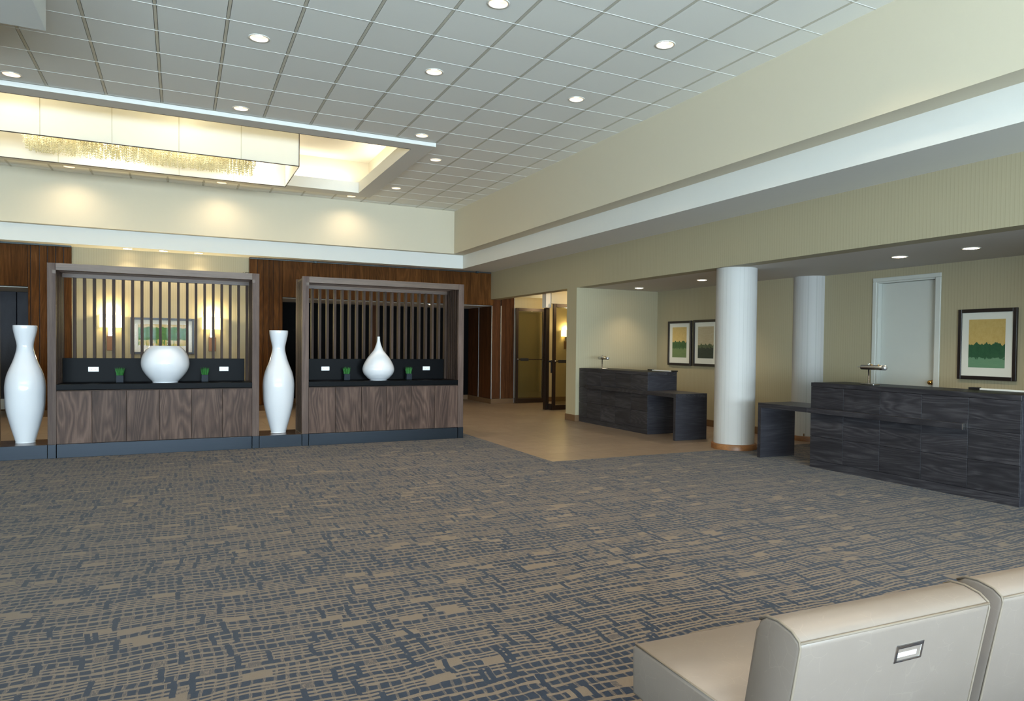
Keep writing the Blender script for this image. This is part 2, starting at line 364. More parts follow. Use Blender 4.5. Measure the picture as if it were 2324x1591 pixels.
def tube(name, pts, r, mat, parent=None, seg=8):
    """a round tube along points"""
    bm = bmesh.new(); rings = []; P = [Vector(p) for p in pts]
    for i, p in enumerate(P):
        d = (P[min(i+1, len(P)-1)]-P[max(i-1, 0)]).normalized()
        a = d.orthogonal().normalized() if i == 0 else (a - d*a.dot(d)).normalized()
        b = d.cross(a)
        rings.append([bm.verts.new(p+(a*math.cos(2*math.pi*k/seg)+b*math.sin(2*math.pi*k/seg))*r) for k in range(seg)])
    for A, B in zip(rings, rings[1:]):
        for k in range(seg): bm.faces.new((A[k], A[(k+1) % seg], B[(k+1) % seg], B[k]))
    bm.faces.new(rings[0]); bm.faces.new(rings[-1])
    return link(name, finish(bm, name, mat, True), parent)
def smooth_prof(pts, n=5):
    """Catmull-Rom through (r, z) pairs"""
    out = []; P = [pts[0]]+list(pts)+[pts[-1]]
    for i in range(1, len(P)-2):
        for k in range(n):
            t = k/n; q = []
            for c in range(2):
                a, b, d, e = P[i-1][c], P[i][c], P[i+1][c], P[i+2][c]
                q.append(0.5*((2*b)+(-a+d)*t+(2*a-5*b+4*d-e)*t*t+(-a+3*b-3*d+e)*t**3))
            out.append((max(q[0], 0.0), q[1]))
    out.append(pts[-1]); return out
def thing(name, label, cat, loc=(0, 0, 0), rotz=0.0, group=None):
    o = bpy.data.objects.new(name, None); C.objects.link(o); o.location = loc; o.rotation_euler = (0, 0, rotz); o.empty_display_size = 0.1
    return tag(o, label, cat, group)
def tag(o, label, cat, group=None):
    o['label'] = label; o['category'] = cat
    if group: o['group'] = group
    return o
def struct(o): o['kind'] = 'structure'; return o
def sroot(name):
    o = bpy.data.objects.new(name, None); C.objects.link(o); o.empty_display_size = 0.1; return struct(o)

# ------------------------------------------------------------------ setting
T = 0.6096
ZC, Z3, Z2, ZA = 4.481, 3.517, 3.21, 2.553
XU, XF, XW = 5.57, 5.85, 6.72
YU, YF, YWD, YSC = 15.66, 15.84, 16.22, 16.32
GX, GY = 2.232, 6.3207                      # ceiling grid origin
CXE, CYE = 4.08, 7.82                       # carpet inner corner

# carpet (one L shape) and tiled floor
def poly_plate(name, pts, z0, z1, mat):
    bm = bmesh.new(); lo = [bm.verts.new((x, y, z0)) for x, y in pts]; hi = [bm.verts.new((x, y, z1)) for x, y in pts]
    bm.faces.new(hi); bm.faces.new(lo[::-1])
    for k in range(len(pts)): k2 = (k+1) % len(pts); bm.faces.new((lo[k], lo[k2], hi[k2], hi[k]))
    return link(name, finish(bm, name, mat))
struct(poly_plate('floor_carpet', [(XL, -2.0), (9.0, -2.0), (9.0, CYE), (CXE, CYE), (CXE, 10.95), (XL, 10.95)], -0.06, 0.0, 'carpet'))
struct(box('floor_entrance', XL, 9.0, YN-0.2, -2.0, -0.06, 0.0, 'entrance'))  # unseen pale floor, added to bounce daylight onto the ceiling
fl = struct(poly_plate('floor', [(XL, 10.95), (CXE, 10.95), (CXE, CYE), (11.0, CYE), (11.0, 18.4), (XL, 18.4)], -0.06, -0.006, 'grout'))
rest = []
row = 0; y = CYE
while y < 18.3:
    x = 5.6 + (0.3048 if row % 2 == 0 else 0.0) - T*15
    while x < 10.6:
        x0, x1, y0, y1 = x, x+T, y, min(y+T, 18.35)
        if y0 < 10.95: x0 = max(x0, CXE)
        if x1-x0 > 0.03 and x1 > -3.6:
            seen = (x0 > 3.6 and x0 < 8.7 and y0 < 17.6) or (-3.2 < x0 < 1.9 and 10.9 < y0 < 16.0)
            a = (x0+0.0015, x1-0.0015, y0+0.0015, y1-0.0015)
            if seen: box('floor_tile', *a, -0.012, 0.0, 'ftile', fl)
            else: rest.append(a+(-0.012, 0.0))
        x += T
    y += T; row += 1
rt_ = multi_box('far_floor_tiles', rest, 'ftile', fl); rt_['kind'] = 'stuff'

# upper hall walls, stepped soffit on the right and at the back
struct(box('wall_right_upper', XU, 7.4, YN, 16.6, Z3, 5.2, 'paint'))
struct(box('wall_back_upper', XL, XU, YU, 16.6, Z3, 5.2, 'paint'))
struct(poly_plate('ceiling_soffit', [(XF, YN), (7.4, YN), (7.4, 16.6), (XL, 16.6), (XL, YF), (XF, YF)], Z2, Z3, 'soffit'))
# wallpapered wall on the right: header, pier and alcove
struct(box('wall_right_header', XW, XW+0.24, YN, 16.22, ZA, Z2, 'paper'))
struct(box('wall_right_pier', XW, XW+0.20, 11.97, 12.35, 0.0, ZA, 'paper'))
struct(box('wall_alcove_end', XW+0.20, 8.6, 11.97, 12.2, 0.0, ZA, 'paper'))
struct(box('wall_alcove_back', 8.6, 8.8, 8.06, 12.2, 0.0, ZA, 'paper'))
struct(box('wall_alcove_near_end', XW, 8.8, 2.0, 2.2, 0.0, ZA, 'paper'))
struct(box('wall_right_front', XW, XW+0.2, YN, 2.0, 0.0, ZA, 'paper'))
struct(box('ceiling_alcove', XW+0.24, 9.4, 2.0, 12.2, ZA, ZA+0.1, 'alc_ceiling'))
XDW = 8.81
DY0, DY1, DZ = 6.085, 6.98, 2.385            # opening of the office door
struct(multi_box('wall_office', [(XDW, XDW+0.16, 2.0, DY0, 0, ZA), (XDW, XDW+0.16, DY1, 8.4, 0, ZA), (XDW, XDW+0.16, DY0, DY1, DZ, ZA)], 'paper'))
# columns
def column(name, x, y, r, zt, base):
    o = struct(lathe(name, [(r, 0.0), (r, zt)], 'paper_col', None, (x, y, 0), 64))
    b = lathe('column_base', [(base, 0.0), (base, 0.07), (base-0.008, 0.078), (r-0.01, 0.078)], 'colbase', o, (0, 0, 0), 64)
    return o
column('column_front', 7.05, 7.915, 0.285, ZA, 0.318)
column('column_rear', 8.842, 8.20, 0.285, ZA, 0.31)
# baseboards
def bboard(name, *a): return struct(box(name, *a, 'baseboard', None, 0.004))
bboard('baseboard_alcove_back', 8.585, 8.6, 8.06, 11.97, 0, 0.12)
bboard('baseboard_alcove_end', XW+0.2, 8.585, 11.955, 11.97, 0, 0.12)
bboard('baseboard_pier', XW-0.014, XW+0.2, 11.956, 12.364, 0, 0.12)
bboard('baseboard_office_near', XDW-0.015, XDW, 2.2, DY0-0.09, 0, 0.12)
bboard('baseboard_office_far', XDW-0.015, XDW, DY1+0.09, 7.95, 0, 0.12)
# wall glazed behind the camera, fill windows added at the far left
WZ0, WZ1 = 0.08, 2.45  # low glazing, shaped to send more daylight up to the ceiling
pieces = []; xs = [XL-0.2]
for wx in WIN_X: xs += [wx-1.5, wx+1.5]
xs.append(9.0)
for k in range(0, len(xs), 2): pieces.append((xs[k], xs[k+1], YN-0.2, YN, 0, 5.2))
for wx in WIN_X: pieces += [(wx-1.5, wx+1.5, YN-0.2, YN, 0, WZ0), (wx-1.5, wx+1.5, YN-0.2, YN, WZ1, 5.2)]
struct(multi_box('wall_front', pieces, 'paint'))
pieces = []; ys = [YN]
for wy in FILL_WIN_Y: ys += [wy-1.5, wy+1.5]
ys.append(18.4)
for k in range(0, len(ys), 2): pieces.append((XL-0.2, XL, ys[k], ys[k+1], 0, 5.2))
for wy in FILL_WIN_Y: pieces += [(XL-0.2, XL, wy-1.5, wy+1.5, 0, WZ0), (XL-0.2, XL, wy-1.5, wy+1.5, WZ1, 5.2)]
struct(multi_box('wall_left', pieces, 'paint'))
def window(k, loc, rz):
    w = sroot('window_%d' % k); w.location = loc; w.rotation_euler = (0, 0, rz); H_ = WZ1-WZ0
    for x0, x1 in ((-1.5, -1.43), (1.43, 1.5), (-0.03, 0.03)): box('window_mullion', x0, x1, -0.05, 0.05, 0.0, H_, 'bronze', w)
    for z0, z1 in ((0, 0.07), (H_-0.07, H_), (1.5, 1.56)): box('window_rail', -1.43, 1.43, -0.045, 0.045, z0, z1, 'bronze', w)
    for x0, x1 in ((-1.43, -0.03), (0.03, 1.43)):
        for z0, z1 in ((0.07, 1.5), (1.56, H_-0.07)): box('window_pane', x0, x1, -0.005, 0.005, z0, z1, 'glass', w)
n_ = 0
for wx in WIN_X: n_ += 1; window(n_, (wx, YN-0.1, WZ0), 0.0)
for wy in FILL_WIN_Y: n_ += 1; window(n_, (XL-0.1, wy, WZ0), math.radians(-90))  # left windows, added for fill

# ---- back wall: wood panelling, sconce wall, lift recess
def boards(parent, edges, y0, y1, z0, z1, mat, gap=0.006, name='wall_board'):
    for a, b in zip(edges, edges[1:]): box(name, a+gap/2, b-gap/2, y0, y1, z0, z1, mat, parent, 0.003)
wb = sroot('wall_back_wood_left')
box('backing', -7.5, -1.83, YWD+0.03, YWD+0.2, 2.42, Z2, 'black', wb); box('backing', -2.49, -1.83, YWD+0.03, YWD+0.2, 0.0, 2.42, 'black', wb)
boards(wb, [-7.5, -6.0, -4.5, -3.45, -2.50], YWD, YWD+0.03, 2.42, Z2, 'panel')
boards(wb, [-2.50, -2.455, -2.321, -2.199, -2.069, -1.945, -1.82], YWD-0.012, YWD+0.03, 0.125, Z2, 'panel', 0.012)
box('baseboard', -2.50, -1.82, YWD-0.014, YWD+0.02, 0, 0.12, 'baseboard', wb)
struct(box('wall_back_sconce', -1.83, 1.29, YSC, YSC+0.15, 0, Z2, 'paper'))
bboard('baseboard_back', -1.82, 1.28, YSC-0.015, YSC, 0, 0.12)
wm = sroot('wall_back_wood_right')
box('backing', 1.29, 6.80, YWD+0.03, YWD+0.2, 2.41, Z2, 'black', wm); box('backing', 1.29, 1.93, YWD+0.03, YWD+0.2, 0, 2.41, 'black', wm)
boards(wm, [1.28, 1.442, 1.554, 1.667, 1.754, 1.868, 1.942], YWD-0.012, YWD+0.03, 0.125, Z2, 'panel', 0.008)
boards(wm, [1.942, 2.55, 3.16, 3.77, 4.38, 4.99, 5.6, 6.2, 6.80], YWD, YWD+0.03, 2.41, Z2, 'panel', 0.003)
box('baseboard', 1.28, 1.942, YWD-0.014, YWD+0.02, 0, 0.12, 'baseboard', wm)
# right return beside the corridor
wr = sroot('wall_back_wood_return')
box('backing', 6.84, 7.43, 16.42, 16.6, 0, 2.67, 'black', wr)
boards(wr, [6.82, 7.055], 16.39, 16.42, 0.125, 2.67, 'panel_dark', 0.004); boards(wr, [7.075, 7.20, 7.31, 7.42], 16.39, 16.42, 0.125, 2.67, 'panel_dark', 0.004)
box('metal_strip', 7.056, 7.074, 16.382, 16.42, 0.12, 2.42, 'alu', wr); box('metal_strip', 7.42, 7.432, 16.38, 16.6, 0.0, 2.67, 'alu', wr)
box('metal_strip', 6.806, 6.822, 16.37, 16.40, 0.12, 2.41, 'alu', wr)
box('baseboard', 6.81, 7.42, 16.376, 16.42, 0, 0.12, 'baseboard', wr)
# side of the lift recess
wsd = sroot('wall_recess_side')
box('backing', 6.85, 7.0, 16.42, 18.1, 0, 2.5, 'black', wsd)
for a, b in ((16.40, 17.245), (17.262, 18.0)): box('wall_board', 6.82, 6.85, a, b, 0.125, 2.41, 'panel_dark', wsd, 0.003)
box('metal_strip', 6.812, 6.85, 17.245, 17.262, 0.12, 2.41, 'alu', wsd)
box('baseboard', 6.808, 6.85, 16.40, 18.0, 0, 0.12, 'baseboard', wsd)
struct(box('ceiling_recess', -7.5, 6.85, YWD+0.2, 18.1, 2.405, 2.5, 'soffit'))
wrb = sroot('wall_recess_back')
for a, b in ((1.2, 2.7), (2.72, 4.22), (4.44, 5.42), (5.44, 6.82)): box('dark_panel', a, b, 18.0, 18.06, 0.12, 2.405, 'blackpanel', wrb, 0.004)
box('wood_pier', 4.23, 4.43, 17.97, 18.06, 0.12, 2.405, 'panel_dark', wrb, 0.004)
for a in (4.215, 4.425): box('metal_strip', a, a+0.016, 17.96, 18.06, 0.12, 2.40, 'alu', wrb)
for a, b in ((-7.5, -5.9), (-5.88, -4.42), (-4.40, -2.95), (-2.94, -1.6)): box('dark_panel', a, b, 17.9, 18.06, 0.12, 2.405, 'charcoal', wrb, 0.006)
box('baseboard', -7.5, 1.2, 17.89, 18.06, 0, 0.12, 'baseboard', wrb); box('baseboard', 1.2, 6.82, 17.98, 18.06, 0, 0.12, 'baseboard', wrb)
struct(box('wall_recess_divider', -1.6, 1.2, YSC+0.15, 18.1, 0, 2.405, 'paint'))
struct(box('wall_far', XL, 11.0, 18.1, 18.4, 0, 5.2, 'paint'))
# corridor behind the open glass doors
struct(box('wall_corridor_back', 7.0, 10.6, 16.6, 16.8, 0, 2.7, 'paper_grey'))
struct(box('wall_corridor_end', 10.4, 10.6, 12.2, 16.6, 0, 2.7, 'paper_grey'))
struct(box('wall_corridor_side', XW+0.2, 10.6, 12.2, 12.35, 0, 2.7, 'paper_grey'))
struct(box('ceiling_corridor', XW+0.24, 10.6, 12.2, 16.8, 2.67, 2.72, 'soffit'))
bboard('baseboard_corridor', 7.43, 10.4, 16.585, 16.6, 0, 0.12)
struct(box('wall_corridor_bulkhead', 7.36, 10.4, 14.25, 14.5, 2.385, 2.67, 'paint'))
struct(box('trim_1', 7.235, 7.365, 14.27, 14.46, 2.29, 2.67, 'trimwhite'))

# glazed doors standing open into the corridor
def glass_door(name, x0, x1, y, zt):
    d = sroot(name); d.location = (x0, y, 0.0); w = x1-x0; s = 0.075
    box('stile', 0, s, -0.022, 0.022, 0.01, zt, 'bronze', d, 0.003); box('stile', w-s, w, -0.022, 0.022, 0.01, zt, 'bronze', d, 0.003)
    box('top_rail', s, w-s, -0.022, 0.022, zt-0.075, zt, 'bronze', d, 0.003); box('bottom_rail', s, w-s, -0.022, 0.022, 0.01, 0.12, 'bronze', d, 0.003)
    box('glass_pane', s, w-s, -0.004, 0.004, 0.12, zt-0.075, 'doorglass', d)
    box('push_bar', 0.04, w-0.03, -0.075, -0.055, 1.085, 1.105, 'bronze', d, 0.003)
    box('push_pad', 0.12, 0.33, -0.09, -0.05, 1.06, 1.13, 'black', d, 0.004)
    for bx in (0.045, w-0.05): box('bar_bracket', bx-0.015, bx+0.015, -0.06, -0.02, 1.07, 1.12, 'bronze', d)
    lathe('lock_cylinder', [(0, 0.0), (0.017, 0.0), (0.017, 0.012), (0.012, 0.016), (0, 0.016)], 'chrome', d, (0.037, -0.076, 1.105), 20, rot=(math.radians(90), 0, 0))
    return d
glass_door('door_1', 7.435, 8.26, 16.33, 2.38)
glass_door('door_2', 7.375, 8.2, 14.2, 2.375)
jb = sroot('trim_2')
box('jamb', 7.33, 7.40, 14.45, 14.56, 0.0, 2.29, 'bronze', jb, 0.004); box('jamb_foot', 7.40, 7.46, 14.30, 14.50, 0.0, 0.14, 'bronze', jb, 0.004)
box('stop', 7.40, 7.43, 14.47, 14.54, 0.0, 2.29, 'bronze', jb); box('pull_handle', 7.43, 7.455, 14.36, 14.40, 0.83, 1.12, 'black', jb, 0.005); box('pull_arm', 7.40, 7.44, 14.37, 14.47, 1.07, 1.11, 'black', jb)

# office door with casing and knob
d3 = sroot('door_3'); d3.location = (XDW, DY0, 0)
WD = DY1-DY0
for a, b in ((-0.075, 0.0), (WD, WD+0.062)): box('casing', -0.02, 0.0, a, b, 0.0, DZ, 'doorpaint', d3, 0.004)
box('casing_head', -0.02, 0.0, -0.075, WD+0.062, DZ+0.001, DZ+0.055, 'doorpaint', d3, 0.004)
for a, b in ((0, 0.02), (WD-0.02, WD)): box('jamb', 0.0, 0.13, a, b, 0.0, DZ-0.0, 'doorpaint', d3)
box('jamb_head', 0.0, 0.13, 0.02, WD-0.02, DZ-0.02, DZ, 'doorpaint', d3)
box('door_leaf', 0.075, 0.115, 0.022, WD-0.022, 0.008, DZ-0.022, 'doorpaint', d3, 0.003)
kn = lathe('door_knob', smooth_prof([(0.0, 0.0), (0.03, 0.002), (0.03, 0.01), (0.012, 0.018), (0.012, 0.035), (0.026, 0.045), (0.03, 0.06), (0.022, 0.073), (0.0, 0.077)], 4), 'brass', d3, (0.076, 0.075, 1.0), 24, rot=(0, math.radians(-90), 0))

# ---- ceiling: tiles, tees, coffer
ce = sroot('ceiling')
FX0, FX1, FY0, FY1 = -4.33, 3.455, 10.565, 14.855      # coffer frame, outer
OX0, OX1, OY0, OY1 = -4.0, 3.15, 10.87, 14.49          # coffer opening
multi_box('ceiling_slab', [(XL, XU, YN, FY0+0.03, ZC+0.03, ZC+0.13), (XL, XU, FY1-0.03, YU, ZC+0.03, ZC+0.13), (XL, FX0+0.03, FY0, FY1, ZC+0.03, ZC+0.13), (FX1-0.03, XU, FY0, FY1, ZC+0.03, ZC+0.13)], 'cfield', ce)
LIGHTS = [(0, -1), (-3, 2), (-7, 6), (0, 2), (3, -1), (3, 2), (-3, 6), (1, 6), (2, 8), (2, 12), (-7, 14), (-3, 14), (1, 14)]
GAPX, GAPY = 0.0175, 0.009
def tile_hole():
    """tile with a round hole for a downlight"""
    bm = bmesh.new(); n = 32; hx, hy = T/2-GAPX, T/2-GAPY; R = 0.084
    lo, hi, so, sh = [], [], [], []
    for k in range(n):
        a = 2*math.pi*(k+0.5)/n; c, s = math.cos(a), math.sin(a)
        lo.append(bm.verts.new((R*c, R*s, 0))); hi.append(bm.verts.new((R*c, R*s, 0.014)))
        m = 1/max(abs(c)/hx, abs(s)/hy); so.append(bm.verts.new((c*m, s*m, 0))); sh.append(bm.verts.new((c*m, s*m, 0.014)))
    cor = [bm.verts.new((sx*hx, sy*hy, 0)) for sx, sy in ((1, 1), (-1, 1), (-1, -1), (1, -1))]
    for k in range(n):
        k2 = (k+1) % n
        bm.faces.new((lo[k], so[k], so[k2], lo[k2])); bm.faces.new((lo[k], lo[k2], hi[k2], hi[k])); bm.faces.new((hi[k], hi[k2], sh[k2], sh[k])); bm.faces.new((so[k], sh[k], sh[k2], so[k2]))
    for q, cv in enumerate(cor):
        ang = math.atan2(cv.co.y, cv.co.x) % (2*math.pi); k = int(math.floor(ang/(2*math.pi/n)-0.5)) % n
        bm.faces.new((so[k], cv, so[(k+1) % n]))
    return finish(bm, 'ceiling_tile', 'ctile')
hole_me = tile_hole()
for c in range(-9, 6):
    for r in range(-4, 16):
        x0, x1, y0, y1 = GX+c*T, GX+(c+1)*T, GY+r*T, GY+(r+1)*T
        if c < 2 and 7 <= r < 14: continue
        if (c, r) in LIGHTS:
            link('ceiling_tile', hole_me, ce, ((x0+x1)/2, (y0+y1)/2, ZC)); continue
        x1 = min(x1, XU+0.01); y1 = min(y1, YU+0.01)
        if y1-y0 < 0.05: continue
        box('ceiling_tile', x0+GAPX, x1-GAPX*(x1 < XU), y0+GAPY, y1-GAPY*(y1 < YU), ZC, ZC+0.014, 'ctile', ce)
for c in range(-9, 6):                     # main tees run towards the back wall
    x = GX+c*T
    segs = [(GY-4*T, YU)] if c >= 3 else [(GY-4*T, FY0), (FY1, YU)]
    for a, b in segs: box('ceiling_tee', x-0.0125, x+0.0125, a, b, ZC-0.0005, ZC+0.03, 'tee_old', ce)
for r in range(-4, 16):                    # cross tees, coloured whiter to carry the light on their faces
    y = GY+r*T; a = GX-9*T
    if 7 < r < 14: a = FX1
    box('ceiling_cross_tee', a, XU, y-0.005, y+0.005, ZC-0.002, ZC+0.02, 'tee', ce)
# the part of the ceiling above and behind the camera and to the far left
multi_box('near_ceiling_field', [(XL, XU, YN, GY-4*T, ZC, ZC+0.02), (XL, GX-9*T, GY-4*T, FY0, ZC, ZC+0.02), (XL, GX-9*T, FY1, YU, ZC, ZC+0.02), (XL, FX0, FY0, FY1, ZC, ZC+0.02)], 'cfield', ce)
cf = sroot('ceiling_coffer')
ZF, ZL, ZT = 4.424, 4.63, 5.12
multi_box('coffer_frame', [(FX0, FX1, FY0, OY0, ZF, ZC+0.06), (FX0, FX1, OY1, FY1, ZF, ZC+0.06), (FX0, OX0, OY0, OY1, ZF, ZC+0.06), (OX1, FX1, OY0, OY1, ZF, ZC+0.06)], 'soffit', cf)
multi_box('coffer_lip', [(OX0-0.03, OX1+0.03, OY0-0.03, OY0, ZC+0.06, ZL), (OX0-0.03, OX1+0.03, OY1, OY1+0.03, ZC+0.06, ZL), (OX0-0.03, OX0, OY0, OY1, ZC+0.06, ZL), (OX1, OX1+0.03, OY0, OY1, ZC+0.06, ZL)], 'soffit', cf)
multi_box('coffer_side', [(FX0, FX1, FY0-0.02, FY0+0.03, ZC, ZT), (FX0, FX1, FY1-0.03, FY1+0.02, ZC, ZT), (FX0-0.02, FX0+0.03, FY0, FY1, ZC, ZT), (FX1-0.03, FX1+0.02, FY0, FY1, ZC, ZT)], 'paint', cf)
box('coffer_top', FX0, FX1, FY0, FY1, ZT, ZT+0.05, 'paint', cf)
box('coffer_edge_bead', OX0, OX1, OY0-0.004, OY0+0.004, ZF-0.004, ZF+0.004, 'bronze', cf)
# dropped ceiling box at the left
struct(box('ceiling_bulkhead', -4.6, -1.047, 1.0, 7.70, 4.13, ZC+0.02, 'soffit'))
# cove lamps hidden behind the lip (they light the coffer top)
COVE = (1.0, 0.97, 0.88)
for nm, loc, sx, sy in (('cove_lamp', ((OX0+OX1)/2, OY0-0.16, 4.60), 6.9, 0.12), ('cove_lamp', ((OX0+OX1)/2, OY1+0.16, 4.60), 6.9, 0.12), ('cove_lamp', (OX1+0.16, (OY0+OY1)/2, 4.60), 0.12, 3.4), ('cove_lamp', (OX0-0.16, (OY0+OY1)/2, 4.60), 0.12, 3.4)):
    area_light(nm, loc, (math.radians(180), 0, 0), sx, sy, 15*max(sx, sy)/3.4, COVE)

# ------------------------------------------------------------------ downlights
WARM = (1.0, 0.80, 0.56)
def spot(parent, z, power, col=WARM, ang=110, blend=1.0):
    ld = bpy.data.lights.new('downlight_beam', 'SPOT'); ld.energy = power; ld.color = col; ld.spot_size = math.radians(ang); ld.spot_blend = blend; ld.shadow_soft_size = 0.05
    o = bpy.data.objects.new('downlight_beam', ld); C.objects.link(o); o.location = (0, 0, z); o.parent = parent; return o
ring_me = lathe_mesh('trim_ring', [(0.083, 0.012), (0.083, -0.001), (0.087, -0.006), (0.101, -0.005), (0.104, 0.0), (0.083, 0.0)], 'trimwhite', 32)
def mk_can():
    t = NT('warm_reflector'); t.set((1.0, 0.80, 0.60, 1), 0.35, 0.3); t.b.inputs['Emission Color'].default_value = (1.0, 0.66, 0.40, 1); t.b.inputs['Emission Strength'].default_value = 0.75; return t.m  # emission stands in for bulb light reflected inside the can
M['can'] = mk_can()
can_me = lathe_mesh('reflector', [(0.0835, 0.0), (0.075, 0.018), (0.038, 0.030)], 'can', 32)
bulb_me = lathe_mesh('lens', [(0.0, 0.020), (0.022, 0.022), (0.038, 0.030)], 'lamp_on', 24)
flat_me = lathe_mesh('lens', [(0.0, -0.012), (0.03, -0.011), (0.06, -0.007), (0.083, 0.0)], 'lamp_on', 24)
def downlight(name, label, loc, power, group, recessed, s=1.0, ang=110):
    o = thing(name, label, 'ceiling light', loc, 0, group)
    link('trim_ring', ring_me, o)
    if recessed: link('reflector', can_me, o); link('lens', bulb_me, o); spot(o, 0.0, power, ang=ang)
    else: link('lens', flat_me, o); spot(o, -0.03, power, ang=ang)
    if s != 1.0: o.scale = (s, s, s)
    return o
WHERE = {(0, -1): 'at the top edge, nearest the middle', (-3, 2): 'left of centre, above the coffer front', (-7, 6): 'at the far left edge before the coffer',
  (0, 2): 'in the middle of the ceiling field', (3, -1): 'nearest the right wall at the top', (3, 2): 'second along the right wall', (-3, 6): 'close before the coffer front edge',
  (1, 6): 'at the right end of the coffer front', (2, 8): 'beside the coffer right side, nearer one', (2, 12): 'beside the coffer right side, farther one',
  (-7, 14): 'behind the coffer, leftmost by the back wall', (-3, 14): 'behind the coffer, middle by the back wall', (1, 14): 'behind the coffer, rightmost by the back wall'}
for c, r in LIGHTS:
    downlight('recessed_downlight', 'round recessed downlight ' + WHERE[(c, r)], (GX+(c+0.5)*T, GY+(r+0.5)*T, ZC), 100 if r < 8 else (90 if r < 14 else 26), 'downlights in the tiled ceiling', True, 1.0, 110 if r < 14 else 150)
for k, (x, y, w) in enumerate(((7.75, 11.39, 'nearest the alcove corner'), (7.70, 9.48, 'left of the front column'), (7.76, 5.85, 'above the near desk, left one'), (7.76, 4.96, 'above the near desk, right one'))):
    downlight('alcove_downlight', 'small round downlight in alcove ceiling ' + w, (x, y, ZA), 46 if y > 9 else 34, 'downlights over the reception desks', False, 0.95)
for k, (x, w) in enumerate(((-0.90, 'left'), (-0.29, 'middle'), (0.33, 'right'))):
    downlight('soffit_downlight', w + ' one of three small soffit downlights above the sconce wall', (x, 16.08, Z2), 26, 'downlights above the sconce wall', False, 0.9)
downlight('recess_downlight', 'tiny bright downlight in the dark recess behind right cabinet', (5.36, 16.72, 2.405), 25, None, False, 0.6)

# ------------------------------------------------------------------ chandelier
SX0, SX1, SY0, SY1, SZ0, SZ1 = -2.52, 1.656, 11.86, 13.52, 4.19, 4.80
ch = thing('drum_chandelier', 'huge rectangular cream fabric drum chandelier with crystal strands in the coffer', 'chandelier', ((SX0+SX1)/2, (SY0+SY1)/2, SZ0))
hx, hy, hz = (SX1-SX0)/2, (SY1-SY0)/2, SZ1-SZ0
pw = 2*hx/5
for k in range(5):
    a = -hx+k*pw
    for s in (-1, 1):
        box('shade_panel', a, a+pw, s*hy-0.003, s*hy+0.003, 0.0, hz, 'fabric', ch)
        if k: box('shade_seam', a-0.004, a+0.004, s*hy-0.005, s*hy+0.005, 0.0, hz, 'seam', ch)
for s in (-1, 1):
    for a, b in ((-hy+0.003, 0.0), (0.0, hy-0.003)): box('shade_end_panel', s*hx-0.003, s*hx+0.003, a, b, 0.0, hz, 'fabric', ch)
for s in (-1, 1):
    box('shade_hem', -hx, hx, s*hy-0.006, s*hy+0.006, -0.006, 0.006, 'bronze', ch); box('shade_hem', s*hx-0.006, s*hx+0.006, -hy, hy, -0.006, 0.006, 'bronze', ch)
    for s2 in (-1, 1): box('shade_corner_rod', s*hx-0.006, s*hx+0.006, s2*hy-0.006, s2*hy+0.006, 0.0, hz, 'bronze', ch)
box('top_plate', -hx+0.35, hx-0.35, -hy+0.3, hy-0.3, hz-0.03, hz-0.01, 'trimwhite', ch)
for x in (-1.4, 0.0, 1.4): box('suspension_rod', x-0.012, x+0.012, -0.012, 0.012, hz-0.01, ZT-SZ0, 'alu', ch)
def strands():
    bm = bmesh.new(); rnd = random.Random(3)
    for k in range(1500):
        x = -1.56+3.08*rnd.random(); y = -0.30+0.82*rnd.random()
        zt = hz-0.03; zb = 0.012+0.05*rnd.random()+0.10*abs(y-0.15); w = 0.0014
        v = [bm.verts.new((x-w, y, zt)), bm.verts.new((x+w, y, zt)), bm.verts.new((x+w, y, zb)), bm.verts.new((x-w, y, zb))]; bm.faces.new(v)
        for q in range(4):
            z = zb+q*0.036; r = 0.007+0.005*rnd.random()
            p = [bm.verts.new((x+r, y, z)), bm.verts.new((x, y+r, z)), bm.verts.new((x-r, y, z)), bm.verts.new((x, y-r, z)), bm.verts.new((x, y, z+r*1.3)), bm.verts.new((x, y, z-r*1.3))]
            for i in range(4): bm.faces.new((p[i], p[(i+1) % 4], p[4])); bm.faces.new((p[(i+1) % 4], p[i], p[5]))
    return finish(bm, 'crystal_strands', 'crystal')
cs = link('crystal_strands', strands(), ch); cs['kind'] = 'stuff'
for k in range(4):
    ld = bpy.data.lights.new('chandelier_lamp', 'POINT'); ld.energy = 22; ld.color = (1.0, 0.90, 0.70); ld.shadow_soft_size = 0.12
    o = bpy.data.objects.new('chandelier_lamp', ld); C.objects.link(o); o.parent = ch; o.location = (-1.5+k*1.0, 0.55 if k % 2 else -0.55, 0.42)

